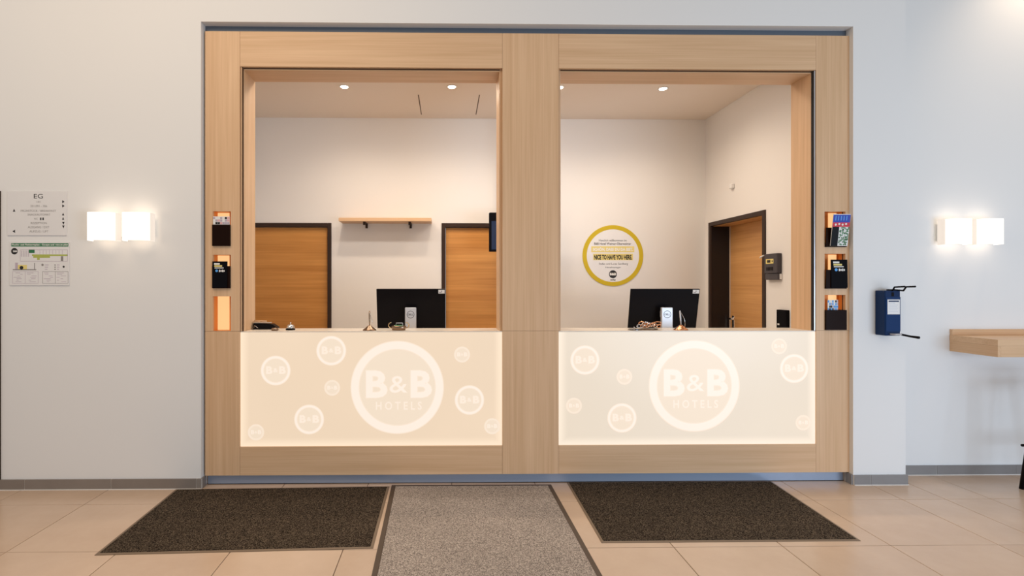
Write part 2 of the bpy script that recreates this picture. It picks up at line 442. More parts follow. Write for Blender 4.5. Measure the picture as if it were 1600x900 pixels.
# office
D1R, D1L = X(518, YO), X(518, YO)-1.04
D2L, D2R = X(690, YO), X(690, YO)+1.0
ZD = Z(349, YO)
b = MB().holes(XOL-0.1, XO+0.35, 0, ZC+0.2, YO, YO+0.12, [(D1L, D1R, -1, ZD), (D2L, D2R, -1, ZD)])
struct('wall_back', b, M['office_wall'], label='back wall of the office with two oak doors')
def yfrom(px, Xw):
    u = (px-CX)/F
    return Xw*(math.cos(YAW)-u*math.sin(YAW))/(math.sin(YAW)+u*math.cos(YAW))
YD0, YD1 = yfrom(1197, XO), yfrom(1108.5, XO)
ZD3 = 2.083
b = MB()
b.box(XO, XO+0.25, 3.84, YD0, 0, ZC+0.2); b.box(XO, XO+0.25, YD1, YO, 0, ZC+0.2); b.box(XO, XO+0.25, YD0, YD1, ZD3, ZC+0.2)
struct('wall_back_right', b, M['office_wall'], label='side wall of the office at the right')
b = MB().box(XOL-0.1, XOL, 3.84, YO, 0, ZC+0.2)
struct('wall_back_left', b, M['office_wall'], label='side wall of the office at the left, out of sight')
b = MB().box(XOL, XO, 3.84, YO, ZC, ZC+0.1)
ceiling = struct('ceiling', b, M['ceil'], label='office ceiling with recessed downlights')
b = MB()
for (a, c) in (((653.7,148),(658.4,179)), ((749.2,148),(743.7,179))):
    def cp(px, py):
        u = (px-CX)/F; v = (CY-py)/F; t = (ZC-H)/v
        return Vector(((math.sin(YAW)+u)*t, (1-u*math.sin(YAW))*t, ZC))
    p, q = cp(*a), cp(*c)
    b.add([(p.x-.005,p.y,ZC-.0008),(p.x+.005,p.y,ZC-.0008),(q.x+.005,q.y,ZC-.0008),(q.x-.005,q.y,ZC-.0008),
           (p.x-.005,p.y,ZC),(p.x+.005,p.y,ZC),(q.x+.005,q.y,ZC),(q.x-.005,q.y,ZC)],
          [(0,1,2,3),(7,6,5,4),(0,4,5,1),(1,5,6,2),(2,6,7,3),(3,7,4,0)])
tag(b.build('hatch_joint', M['grout'], ceiling), 'two thin dark joints of a ceiling hatch')

# doors of the office back wall
def back_door(n, x0, x1, label, handle_left):
    fr = MB(); t = 0.042
    fr.box(x0, x0+t, YO-0.012, YO+0.10, 0, ZD, 0, 0.002); fr.box(x1-t, x1, YO-0.012, YO+0.10, 0, ZD, 0, 0.002)
    fr.box(x0+t, x1-t, YO-0.012, YO+0.10, ZD-t, ZD, 0, 0.002)
    fo = fr.build('door_%d' % n, M['door_frame'], None, origin=(0,0,0)); tag(fo, label, None, None, 'structure')
    MB().box(x0+t+.003, x1-t-.003, YO+0.03, YO+0.07, 0.005, ZD-t-.003, 0, 0.002).build('door_leaf', M['door'], fo)
    hx = x0+t+0.08 if handle_left else x1-t-0.08
    h = MB().lathe([(0.025,0),(0.025,-0.008),(0.01,-0.008),(0.01,-0.05)], (hx, YO+0.03, 1.03), 16, axis='y')
    h.tube([(hx, YO-0.02, 1.03), (hx+(0.12 if handle_left else -0.12), YO-0.02, 1.03)], 0.009)
    h.build('door_handle', M['chrome'], fo)
back_door(1, D1L, D1R, 'oak door with dark frame in the back wall, left of the wall shelf', True)
back_door(2, D2L, D2R, 'oak door with dark frame in the back wall, right of the wall shelf', False)
# door of the office side wall: closed leaf at the far side of a deep dark lining
fr = MB(); t = 0.04
fr.box(XO-0.012, XO+0.245, YD0, YD0+t, 0, ZD3); fr.box(XO-0.012, XO+0.245, YD1-t, YD1, 0, ZD3)
fr.box(XO-0.012, XO+0.245, YD0+t, YD1-t, ZD3-t, ZD3)
d3 = tag(fr.build('door_3', M['door_frame'], None, origin=(0,0,0)), 'oak door set deep in a dark lined opening of the side wall', None, None, 'structure')
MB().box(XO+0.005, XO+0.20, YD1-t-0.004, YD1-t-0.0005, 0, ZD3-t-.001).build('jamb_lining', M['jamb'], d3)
MB().box(XO+0.02, XO+0.20, YD0+t, YD1-t-0.005, ZD3-t-0.004, ZD3-t-0.0005).build('lit_head_lining', M['door_side'], d3)  # door wood tone stands in for warm light reflected under the dark head
MB().box(XO+0.20, XO+0.24, YD0+t+.003, YD1-t-.003, 0.005, ZD3-t-.003, 0, 0.002).build('door_leaf', M['door_side'], d3)
MB().box(XO+0.19, XO+0.2, YD1-t-0.012, YD1-t-.004, 0.005, ZD3-t-.005).build('door_seal', M['door_edge'], d3)
h = MB(); hy = YD1-t-0.07; hz = Z(498, hy)
h.box(XO+0.192, XO+0.2, hy-0.022, hy+0.022, hz-0.17, hz+0.03, 0, 0.003)
h.tube([(XO+0.195, hy, hz), (XO+0.14, hy, hz), (XO+0.14, hy-0.12, hz)], 0.01); h.build('door_handle', M['chrome'], d3)
# doorway at the left edge of the picture
fr = MB(); fr.box(XD-0.05, XD, YW-0.012, YW+0.2, 0, 2.07); fr.box(-4.2, -4.15, YW-0.012, YW+0.2, 0, 2.07); fr.box(-4.15, XD-0.05, YW-0.012, YW+0.2, 2.02, 2.07)
d4 = tag(fr.build('door_4', M['door_frame'], None, origin=(0,0,0)), 'dark door frame at the far left edge', None, None, 'structure')
MB().box(-4.145, XD-0.055, YW+0.05, YW+0.09, 0.005, 2.015).build('door_leaf', M['door_frame'], d4)

# skirting
def skirting(name, label, y, cuts, m, h=0.071, th=0.011, side=None):
    root = bpy.data.objects.new(name, None); C.objects.link(root); root.location = (0,0,0)
    tag(root, label, None, None, 'structure')
    for i in range(len(cuts)-1):
        MB().box(cuts[i]+.0015, cuts[i+1]-.0015, y-th, y-0.0005, 0.004, h, 0, 0.001).build('skirting_tile', m, root)
    MB().box(cuts[0], cuts[-1], y-th-0.006, y-0.0005, 0.0002, 0.0042).build('sealant', M['seal'], root)
    MB().box(cuts[0], cuts[-1], y-th+0.003, y-0.0005, 0.0042, h-0.001).build('joint_filler', M['seal'], root)
    return root
sk = skirting('baseboard_left', 'brown tile skirting along the left lobby wall', YW,
         [X(1, YW), X(40, YW), X(175, YW), X(308, YW), X(316, YW)], M['skirt'])
skirting('baseboard_pillar', 'grey tile skirting along the wall pier', YW,
         [XR+0.0, X(1359, YW), XP+0.011], M['skirt_b'])
skirting('baseboard_right', 'grey tile skirting along the recessed right wall', YR,
         [XP+0.012, X(1462, YR), X(1585, YR), X(1585, YR)+0.6, X(1585, YR)+1.2], M['skirt_b'])
b = MB().box(XR-0.011, XR-0.0005, YW+0.001, YF+0.02, 0.0, 0.071); struct('trim_1', b, M['skirt_b'], label='skirting tile returning into the recess at the right')
b = MB().box(XL+0.0005, XL+0.011, YW+0.001, YF+0.02, 0.0, 0.071); struct('trim_2', b, M['skirt'], label='skirting tile returning into the recess at the left')

# ------------------------------------------------------------------ oak surround
s0, s1 = X(320.5, YF), X(375, YF)
c0, c1 = X(785, YF), X(873, YF)
r0, r1 = X(1275, YF), X(1327, YF)
zt0 = Z(52.3, YF, 823)          # top of the surround
zb0 = Z(740.5, YF, 823)         # its bottom
zr = Z(106.5, YF, 823)          # underside of the top rails
zp = Z(696, YF, 823)            # bottom of the lit panels
zj = Z(517, YF, 823)            # joint of the uprights, counter height
sur = thing('reception_surround', 'light oak reception surround with two tall openings built into the lobby wall', 'surround', ((s0+r1)/2, YF+0.1, 0))
g = 0.0008; yb1 = YF+0.022
def niche_rects(pxs, pys):
    return [(X(pxs[0], YF), X(pxs[1], YF), Z(pb, YF, pxs[0]), Z(pa, YF, pxs[0])) for pa, pb in pys]
NL = niche_rects((332.5, 360.5), ((330,384.5),(398,450.5),(463,517.2)))
NR = niche_rects((1288.5, 1321), ((330.5,386),(396.5,451),(461,515.5)))
MB().holes(s0, s1-g, zj+g, zt0, YF, yb1, NL).build('upright_panel', M['oak_v'], sur)
MB().box(s0, s1-g, YF, yb1, zb0, zj-g).build('upright_panel', M['oak_v'], sur)
MB().box(c0+g, c1-g, YF, yb1, zj+g, zt0).build('upright_panel', M['oak_v'], sur)
MB().box(c0+g, c1-g, YF, yb1, zb0, zj-g).build('upright_panel', M['oak_v'], sur)
MB().holes(r0+g, r1, zj+g, zt0, YF, yb1, NR).build('upright_panel', M['oak_v'], sur)
MB().box(r0+g, r1, YF, yb1, zb0, zj-g).build('upright_panel', M['oak_v'], sur)
for a, c in ((s1, c0), (c1, r0)):
    MB().box(a+g, c-g, YF, yb1, zr, zt0).build('top_rail', M['oak_h'], sur)
    MB().box(a+g, c-g, YF, yb1, zb0, zp-g).build('bottom_rail', M['oak_h'], sur)
    t = 0.019
    # lining boards start behind the shutter rail
    MB().box(a-0.02, a+t, YF+0.026, YB, zp, zr+0.03).build('lining_board', M['oak_v'], sur)
    MB().box(c-t, c+0.02, YF+0.026, YB, zp, zr+0.03).build('lining_board', M['oak_v'], sur)
    MB().box(a+t, c-t, YF+0.026, YB, zr-t+0.004, zr+0.03).build('lining_board', M['oak_h'], sur)
    for x0, sgn in (((a, 1),) if a < 0 else ((c, -1),)):
        rl = MB().box(x0+sgn*0.0035, x0+sgn*0.010, YF+0.004, YF+0.0255, zj, zr-0.004)
        tag(rl.build('shutter_rail', M['alu'] if sgn < 0 else M['oak_v'], sur), 'silver shutter rail' if sgn < 0 else 'thin oak coloured shutter rail')
        MB().box(x0+sgn*0.0105, x0+sgn*0.0165, YF+0.012, YF+0.0255, zj, zr-0.004).build('rail_gap', M['dark'] if sgn < 0 else M['gap'], sur)
    MB().box(a+0.017, c-0.017, YF+0.0225, YF+0.0255, zr-0.009, zr+0.01).build('rail_gap', M['gap'], sur)
b = MB().box(XL+0.001, XR-0.001, YF+0.03, YF+0.045, zt0-0.05, ZT-0.0005)
tag(b.build('head_panel', M['slate'], sur), 'slate grey metal strip above the oak')
for x0, x1 in ((XL+0.0015, s0+0.03), (r1-0.03, XR-0.0015)): MB().box(x0, x1, YF+0.0235, YF+0.029, 0.075, zt0-0.002).build('side_gap_strip', M['dark'], sur)
b = MB().box(XL+0.013, XR-0.013, YF+0.042, YF+0.055, 0.004, zb0+0.03)
tag(b.build('plinth', M['kick'], sur), 'brushed blue-grey metal plinth')
MB().box(XL+0.013, XR-0.013, YF+0.040, YF+0.0415, 0.0, 0.004).build('plinth_foot', M['dark'], sur)
# body of the uprights behind the face panels
b = MB()
b.box(s0+0.002, X(332.5,YF)-0.012, yb1+0.009, YB-0.02, zb0+0.01, zt0-0.01)
MB().box(c0+0.0205, c1-0.0205, yb1+0.01, YB-0.002, zb0+0.004, zt0-0.01).build('core_panel', M['oak_v'], sur)
MB().box(s0-0.02, s1-0.0205, YB-0.02, YB-0.002, zb0+0.004, zt0-0.01).build('core_panel', M['oak_v'], sur)
MB().box(r0+0.0205, r1+0.02, YB-0.02, YB-0.002, zb0+0.004, zt0-0.01).build('core_panel', M['oak_v'], sur)
MB().box(s0, r1, YB-0.0195, YB-0.002, zr+0.031, zt0-0.01).build('core_panel', M['oak_h'], sur)
# niches
for k, (x0, x1, z0, z1) in enumerate(NL+NR):
    n = MB(); t = 0.004; y0, y1 = YF+0.002, YF+0.072
    n.box(x0-t, x0, yb1+.0002, y1, z0-t, z1+t); n.box(x1, x1+t, yb1+.0002, y1, z0-t, z1+t)
    n.box(x0, x1, yb1+.0002, y1, z0-t, z0); n.box(x0, x1, yb1+.0002, y1, z1, z1+t); n.box(x0-t, x1+t, y1, y1+t, z0-t, z1+t)
    no = n.build('brochure_niche', M['niche_in'], sur)
    left = k < 3
    m0, m1 = (0.004, 0.038) if left else (0.078, 0.013)
    MB().box(x0+m0, x1-m1, y1-0.003, y1-0.0003, z0+0.002, z1-0.002).build('light_strip', M['strip'], no)
    if k not in (2,):
        hgt = {0: 0.61, 1: 0.66, 3: 0.62, 4: 0.62, 5: 0.57}[k]
        zz = z0+(z1-z0)*hgt
        p = MB(); yp = YF-0.002
        if left or k == 5:
            p.box(x0+0.001, x1-0.001, yp-0.012, yp-0.008, z0+0.0005, zz); p.box(x0+0.001, x0+0.004, yp-0.008, y1-0.01, z0+0.0005, zz)
            p.box(x1-0.004, x1-0.001, yp-0.008, y1-0.01, z0+0.0005, zz)
        else:
            p.box(x0+0.001, x1-0.001, yp-0.012, yp-0.008, z0+0.0005, zz-0.02); p.box(x1-0.004, x1-0.001, yp-0.008, y1-0.01, z0+0.0005, zz)
            p.prism([(yp-0.012, z0), (y1-0.01, z0), (y1-0.01, zz)], x0+0.001, x0+0.004, 'x')
        p.box(x0+0.004, x1-0.004, yp-0.008, y1-0.01, z0+0.0005, z0+0.004)
        tag(p.build('leaflet_pocket', M['pocket'], no), 'dark brown acrylic pocket')

# ------------------------------------------------------------------ lit counter panels
def logo(mb_in, cx, cz, r, y, kind):
    """ring and lettering of one roundel; materials: 0 bright, 1 soft, 2 field, 3 faint"""
    q = 0.00025; t = {'big': 0.171, 'mid': 0.17, 'small': 0.13}[kind]
    seg = 96 if kind == 'big' else 48; e = 0.0025*1.6 if kind == 'big' else 0.0032
    mb_in.disc(cx, cz, r*(1-t*0.5), y, q, seg, 2)
    mb_in.ring(cx, cz, r*(1-t)-e, r+e, y-q, q, seg, 1)
    mb_in.ring(cx, cz, r*(1-t)+e*.6, r-e*.6, y-2*q, q, seg, 0 if kind != 'small' else 1)
    Y1, Y2 = y-q-0.0001, y-2*q-0.0001
    if kind == 'big':
        for Yt, bold, mi in ((Y1, 0.05, 1), (Y2, 0.03, 0)):
            gx = 0.012*r if mi else 0
            text(mb_in, 'B', cx-0.675*r-gx, cx-0.217*r+gx, cz-0.225*r-gx, cz+0.365*r+gx, Yt, bold, mi)
            text(mb_in, 'B', cx+0.292*r-gx, cx+0.748*r+gx, cz-0.225*r-gx, cz+0.365*r+gx, Yt, bold, mi)
            text(mb_in, '&', cx-0.165*r-gx, cx+0.215*r+gx, cz-0.115*r-gx, cz+0.24*r+gx, Yt, 0.0 if mi == 0 else 0.012, 0 if mi == 0 else 1)
        text(mb_in, 'H O T E L S', cx-0.465*r, cx+0.53*r, cz-0.49*r, cz-0.31*r, Y1, 0.02, 3)
    else:
        k = 1 if kind == 'mid' else 1.0; mi = 0 if kind == 'mid' else 3
        text(mb_in, 'B', cx-0.66*r, cx-0.22*r, cz-0.24*r, cz+0.30*r, Y2, 0.05, 3)
        text(mb_in, '&', cx-0.16*r, cx+0.16*r, cz-0.12*r, cz+0.16*r, Y2, 0.03, 3)
        text(mb_in, 'B', cx+0.24*r, cx+0.70*r, cz-0.24*r, cz+0.30*r, Y2, 0.05, 3)
    return mb_in
YP = YF+0.006
LM = [M['logo'], M['logo_soft'], M['logo_in'], M['logo_faint']]
def counter_panel(a, c, label, big, mids, smalls, base, edge):
    z1 = zj-0.009
    root = thing('lit_counter_panel', label, 'panel', ((a+c)/2, YP+0.01, zp), 'lit counter panels of the reception')
    m = panel_mat('lit_acrylic', a, c, zp, z1, base, edge)
    MB().box(a+0.0012, c-0.0012, YP, YP+0.012, zp+0.0004, z1-0.0004).build('acrylic_sheet', m, root)
    for kind, lst in (('big', [big]), ('mid', mids), ('small', smalls)):
        for px, py, r in lst:
            p = at(px, py, YP); rr = r*YP/F/(1-(px-CX)/F*YAW)
            logo(MB(), p.x, p.z, rr, YP-0.00005, kind).build('logo_roundel', LM, root)
counter_panel(s1, c0, 'lit cream counter front of the left opening, largest roundel right of its centre', (620.8,605.2,72),
    [(430.7,579,22.6),(517.6,548,22.6),(483,655.4,22.6),(733.5,625,22.4)],
    [(519,606,11.6),(722,554,11.8),(400,675.5,12),(769,666,11.8)], (0.80,0.62,0.445), (0.93,0.74,0.54))
counter_panel(c1, r0, 'lit cream counter front of the right opening, largest roundel near its centre', (1084.8,603,70.7),
    [(914,562.6,22.3),(971.8,653,22.3),(1240.8,575.8,22.0)],
    [(975.6,588.7,11.6),(896.8,634,11.8),(1217.4,541,11.6),(1255,660.4,11.3)], (0.75,0.635,0.50), (0.92,0.78,0.62))
for a, c, lab in ((s1, c0, 'narrow cream counter top of the left opening, carrying a service bell'), (c1, r0, 'narrow cream counter top of the right opening, carrying copper loops')):
    b = MB().box(a+0.0012, c-0.0012, YP-0.001, YF+0.0255, zj-0.0085, zj-0.002)
    b.box(a+0.0195, c-0.0195, YF+0.0255, YB+0.03, zj-0.0235, zj-0.002)
    tag(b.build('counter_top', M['counter']), lab, 'counter')
ZK = zj-0.002

# ------------------------------------------------------------------ downlights (Y ~ 4.7)
def downlight(px, py, label):
    u = (px-CX)/F; v = (CY-py)/F; t = (ZC-H)/v
    x, y = (math.sin(YAW)+u)*t, (1-u*math.sin(YAW))*t
    r = thing('downlight', label, 'ceiling light', (x, y, ZC), 'office downlights')
    MB().lathe([(0.036,0.0),(0.044,-0.001),(0.046,-0.004),(0.036,-0.005)], (x,y,ZC), 28).build('trim_ring', M['trimring'], r)
    MB().lathe([(0.034,-0.0052),(0.033,-0.0068)], (x,y,ZC), 24).build('lens', M['cone'], r)
    light('downlight_beam', 'SPOT', (x, y, ZC-0.03), 29, (1.0, 0.82, 0.64), (0,0,0), spot_size=math.radians(155), spot_blend=0.8, shadow_soft_size=0.04)
downlight(538, 135, 'small round downlight, leftmost of the office ceiling')
downlight(706, 135, 'small round downlight, second from the left in the office ceiling')
downlight(874, 136, 'small round downlight beside the middle oak upright')
downlight(1036, 138, 'small round downlight, rightmost of the office ceiling')

# wide soft fill light added to the office, unseen above the counters
ol = thing('office_fill_panel', 'long flush fill light added inside the office, hidden above the counters', 'ceiling light', (0.3, 4.2, ZC))
MB().box(-1.6, 2.2, 4.07, 4.33, ZC-0.03, ZC-0.0005, 0, 0.003).build('housing', M['trimring'], ol)
light('office_fill_light', 'AREA', (0.3, 4.2, ZC-0.035), 40, (1.0, 0.92, 0.84), (math.radians(12), 0, 0), shape='RECTANGLE', size=3.6, size_y=0.24)

# ------------------------------------------------------------------ office furniture
# work desk behind the counters
dk = thing('work_desk', 'long desk behind the counter carrying the two monitors', 'desk', (0.3, 4.35, 0))
MB().box(-1.6, XO-0.01, 4.0, 4.75, 0.71, 0.74, 0, 0.002).build('desk_top', M['desk'], dk)
for x in (-1.55, 0.35, 2.75): MB().box(x-0.015, x+0.015, 4.05, 4.7, 0.0, 0.71).build('side_panel', M['desk'], dk)
# wall shelf
sy = YO-0.22
sa, sb = X(529, sy), X(674, sy); sz = Z(346, sy)
sh = thing('wall_shelf', 'narrow light oak shelf on the office back wall between the doors', 'shelf', ((sa+sb)/2, YO-0.11, sz))
MB().box(sa, sb, sy, YO-0.001, sz, sz+0.036, 0, 0.002).build('shelf_board', M['oak_h'], sh)
for px in (569, 640):
    x = X(px, sy+0.04)
    br = MB().box(x-0.012, x+0.012, sy+0.04, YO-0.001, sz-0.008, sz-0.0003)
    br.box(x-0.012, x+0.012, sy+0.04, sy+0.05, sz-0.034, sz-0.008)
    br.box(x-0.012, x+0.012, YO-0.012, YO-0.001, sz-0.05, sz-0.008)
    br.build('bracket', M['door_frame'], sh)
# ceiling hung screen behind the middle upright
ty = 5.15
ta, tb = X(764.5, ty), X(869, ty); tz0, tz1 = Z(393, ty), Z(332, ty)
tv = thing('hanging_screen', 'dark flat screen half hidden behind the middle oak upright', 'screen', ((ta+tb)/2, ty, tz0))
MB().box(ta, tb, ty, ty+0.05, tz0, tz1, 0, 0.004).build('casing', M['blackm'], tv)
MB().box(ta+0.022, tb-0.01, ty-0.0015, ty-0.0002, tz0+0.02, tz1-0.085).build('display', M['screen'], tv)
MB().box((ta+tb)/2-0.02, (ta+tb)/2+0.02, ty+0.0505, ty+0.08, tz0+0.1, ZC-0.0005).build('ceiling_pole', M['silver'], tv)

def monitor(px, base_y, label, yaw, group):
    p = at(px, 500, base_y)
    r = thing('computer_monitor', label, 'monitor', (0,0,0), group)
    tilt = math.radians(13); cz = 1.222-0.74; Wm, Hm = 0.275, 0.168
    def tl(mb):
        R = Matrix.Translation((0, 0, cz)) @ Matrix.Rotation(tilt, 4, 'X')
        mb.v = [tuple(R @ Vector(v)) for v in mb.v]; return mb
    c = MB().box(-Wm, Wm, 0.0, 0.018, -Hm, Hm, 0, 0.003)
    tl(c).build('casing', M['black'], r)
    tl(MB().box(-Wm+0.008, Wm-0.008, 0.0182, 0.0192, -Hm+0.012, Hm-0.008)).build('screen', M['screen'], r)
    st = MB().box(-0.044, 0.044, -0.075, -0.045, 0.012, 0.50, 0, 0.004); st.box(-0.03, 0.03, -0.045, 0.0, 0.42, 0.47)
    st.box(-0.13, 0.13, -0.10, 0.09, 0.0, 0.012, 0, 0.003)
    so = tag(st.build('stand', M['silver'], r), 'silver stand with round maker mark')
    lg = MB().ring(0, 0.445, 0.026, 0.0295, -0.0752, 0.0004, 40); text(lg, 'DELL', -0.021, 0.021, 0.438, 0.452, -0.0754, 0.02)
    lg.build('maker_mark', M['ink'], so)
    stk = MB().box(Wm-0.056, Wm-0.006, -0.0010, -0.0002, Hm-0.036, Hm-0.006)
    stk.box(Wm-0.05, Wm-0.03, -0.0014, -0.001, Hm-0.03, Hm-0.024, 1); stk.box(Wm-0.036, Wm-0.026, -0.0014, -0.001, Hm-0.02, Hm-0.014, 1)
    tag(tl(stk).build('sticker', [M['paper'], M['ink_g']], r), 'small white sticker')
    r.location = (p.x, base_y, 0.74); r.rotation_euler = (0, 0, yaw)
    return r
monitor(642.5, 4.17, 'back of a black monitor on a silver stand behind the left counter', 0.0, 'monitors behind the counters')
monitor(1037, 4.17, 'back of a black monitor, slightly turned, behind the right counter', -0.035, 'monitors behind the counters')

# welcome sign on the back wall
wc = at(957.5, 399.5, YO); WR = 47.8*YO/F
sg = thing('welcome_sign', 'round white wall sign with yellow ring and black greeting text', 'sign', (wc.x, YO, wc.z))
y = YO-0.0045
MB().disc(wc.x, wc.z, WR*0.95, YO-0.0005, 0.0038, 72).build('sign_disc', M['sign_white'], sg)
MB().ring(wc.x, wc.z, WR*0.865, WR, YO-0.0005, 0.005, 96).build('yellow_ring', M['yellow'], sg)
b = MB(); pxm = YO/F*1.005
def wt(body, x0, x1, y0, y1, bold=0.0, mi=0, dy=0.0):
    text(b, body, wc.x+(x0-957.5)*pxm, wc.x+(x1-957.5)*pxm, wc.z-(y1-399.5)*pxm, wc.z-(y0-399.5)*pxm, y-0.0006-dy, bold, mi)
def wbx(x0, x1, y0, y1, mi):
    b.box(wc.x+(x0-957.5)*pxm, wc.x+(x1-957.5)*pxm, y-0.0003, y, wc.z-(y1-399.5)*pxm, wc.z-(y0-399.5)*pxm, mi)
wt('Herzlich willkommen im', 935.5, 979, 374.0, 377.4, 0.0)
wt('B&B Hotel Weimar-Oberweimar', 928, 986, 379.0, 382.6, 0.01)
wbx(923.5, 991, 385, 394.2, 1); wt('SCHÖN, DASS DU DA BIST.', 926, 989, 386.4, 393.0, 0.05, 2)
wbx(926.5, 989, 396.5, 406.5, 1); wt('NICE TO HAVE YOU HERE.', 928, 987.5, 398, 405.8, 0.05)
wt('Stefan und Lucas Sandberg', 935.5, 981, 410.6, 414.6, 0.0)
wt('Hotelmanager', 946, 970, 416.6, 419.6, 0.0)
b.disc(wc.x, wc.z-(428.5-399.5)*pxm, 6.2*pxm, y, 0.0004, 32, 0)
wt('B&B', 952.5, 962.6, 426.3, 430.3, 0.05, 2, 0.0002)
wt('HOTELS', 953.5, 961.5, 436, 438.6, 0.03)
tag(b.build('sign_print', [M['ink'], M['yellow_l'], M['white']], sg), kind='stuff')

# time clock, reader and sensor on the side wall
ya, yb_ = yfrom(1222, XO), yfrom(1193.5, XO-0.045)
za, zb = Z(437, ya), Z(395, ya)
tc_ = thing('time_clock', 'dark grey wall clock terminal with yellow display right of the deep set door', 'terminal', (XO, (ya+yb_)/2, za))
xf = XO-0.042
MB().box(xf, XO-0.0008, ya, yb_, za+0.055, zb, 0, 0.004).build('upper_case', M['clock'], tc_)
MB().box(xf+0.006, XO-0.0008, ya, yb_, za, za+0.054, 0, 0.004).build('lower_case', M['clock'], tc_)
d = yb_-ya
MB().box(xf-0.001, xf-0.0002, ya+d*0.28, ya+d*0.86, zb-0.085, zb-0.045).build('display', M['yellow_l'], tc_)
b = MB().box(xf-0.0016, xf-0.0011, ya+d*0.50, ya+d*0.76, zb-0.077, zb-0.053); b.box(xf-0.0016, xf-0.0011, ya+d*0.33, ya+d*0.40, zb-0.072, zb-0.058)
b.build('display_digits', M['ink'], tc_)
b = MB()
for k in range(5): b.box(xf-0.0012, xf-0.0002, ya+d*(0.3+0.11*k), ya+d*(0.38+0.11*k), zb-0.145, zb-0.115)
b.build('key', M['black'], tc_)
MB().box(xf+0.02, XO-0.003, ya-0.006, ya-0.0003, za+0.004, za+0.05).build('white_label', M['paper'], tc_)
b = MB().tube([(xf, yb_+0.004, zb-0.01), (xf-0.012, yb_+0.03, zb-0.022), (xf-0.012, yb_+0.04, zb-0.03)], 0.006); b.build('lever', M['white'], tc_)
ya2, yb2 = yfrom(1234, XO), yfrom(1213, XO-0.03); zr0 = 1.02
rd = thing('card_reader', 'small black wall box with white mark at counter height by the right oak lining', 'device', (XO, (ya2+yb2)/2, zr0))
MB().box(XO-0.03, XO-0.0008, ya2, yb2, zr0, Z(484.5, (ya2+yb2)/2), 0, 0.003).build('case', M['blackm'], rd)
MB().box(XO-0.031, XO-0.0302, yb2-0.04, yb2-0.015, Z(508,yb2), Z(505.5,yb2)).build('white_mark', M['paper'], rd)
sy2 = yfrom(1146, XO); zs = Z(294, sy2)
b = MB().box(XO-0.035, XO-0.0008, sy2-0.025, sy2+0.025, zs, zs+0.05, 0, 0.008)
tag(b.build('wall_sensor', M['trimring']), 'tiny white sensor high on the side wall above the deep set door', 'sensor')

# ------------------------------------------------------------------ things on the counters
def on_counter(px, y): return Vector((X(px, y), y, ZK+0.0004))
def bell(px, y):
    p = on_counter(px, y)
    r = thing('service_bell', 'small chrome service bell on the left counter', 'bell', p)
    MB().lathe([(0.030,0),(0.034,0.003),(0.034,0.009),(0.028,0.012)], p, 28).build('base', M['black'], r)
    MB().lathe([(0.0295,0.013),(0.029,0.018),(0.025,0.030),(0.017,0.038),(0.006,0.0415),(0.003,0.042)], p, 28).build('dome', M['chrome'], r)
    MB().lathe([(0.003,0.042),(0.003,0.049),(0.0055,0.05),(0.0055,0.054),(0.002,0.056)], p, 14).build('button', M['chrome'], r)
bell(454, 3.80)
# black desk tray at the left end
p = on_counter(411, 3.87)
tr = thing('desk_tray', 'glossy black tray holding papers at the left end of the left counter', 'tray', p)
b = MB().prism([(-0.062,0.0),(0.10,0.0),(0.115,0.012),(0.075,0.040),(-0.062,0.045)], 0.0, 0.06, 'y')
b.v = [(v[0]+p.x, v[1]+p.y-0.03, v[2]+p.z) for v in b.v]; b.build('tray_body', M['black'], tr)
b = MB().box(p.x-0.062, p.x+0.06, p.y-0.02, p.y+0.02, p.z+0.0455, p.z+0.051); b.build('paper_stack', M['door_edge'], tr)
b = MB().tube([(p.x-0.062,p.y-0.01,p.z+0.062),(p.x+0.025,p.y+0.005,p.z+0.058)], 0.005); b.box(p.x-0.062,p.x-0.02,p.y-0.015,p.y+0.015,p.z+0.0515,p.z+0.057)
b.build('wooden_stick', M['oak_h'], tr)
b = MB().tube([(p.x-0.055,p.y-0.031,p.z+0.012),(p.x-0.05,p.y-0.035,p.z+0.030),(p.x-0.025,p.y-0.031,p.z+0.010)], 0.0025, 6); b.build('wire_clip', M['chrome'], tr)
p = on_counter(429.5, 3.74)
tag(MB().lathe([(0.018,0),(0.024,0.003),(0.026,0.012),(0.022,0.019),(0.01,0.021)], p, 24).build('paperweight', M['bronze']), 'small brown round object in front of the black tray', 'paperweight')

def pen_stand(px, y, label, base_m, pen_m, lean):
    p = on_counter(px, y)
    r = thing('pen_stand', label, 'pen stand', p, 'pen stands on the counters')
    MB().lathe([(0.049,0),(0.050,0.003),(0.040,0.010),(0.024,0.024),(0.012,0.034),(0.006,0.037)], p, 28).build('base', base_m, r)
    q = p+Vector((0,0,0.036)); e = q+Vector((lean, 0, 0.105))
    MB().tube([q, q+(e-q)*0.3, q+(e-q)*0.55, q+(e-q)*0.85, e], [0.003,0.0045,0.006,0.006,0.003], 10).build('pen', pen_m, r)
    pts = []
    for k in range(22):
        t = k/21; pts.append(q+(e-q)*(1-t)*0.9+Vector((0.010*math.sin(t*PI)+0.022*t, -0.012*math.sin(t*PI)-0.008, -0.024*t)))
    MB().tube(pts, 0.0016, 6).build('chain', M['chrome'], r)
pen_stand(577.5, 3.76, 'dark bronze pen stand with upright pen left of the left monitor', M['bronze'], M['bronze'], 0.0)
pen_stand(1064, 3.76, 'coppery pen stand with pale pen in front of the right monitor', M['copper'], M['silver'], -0.008)

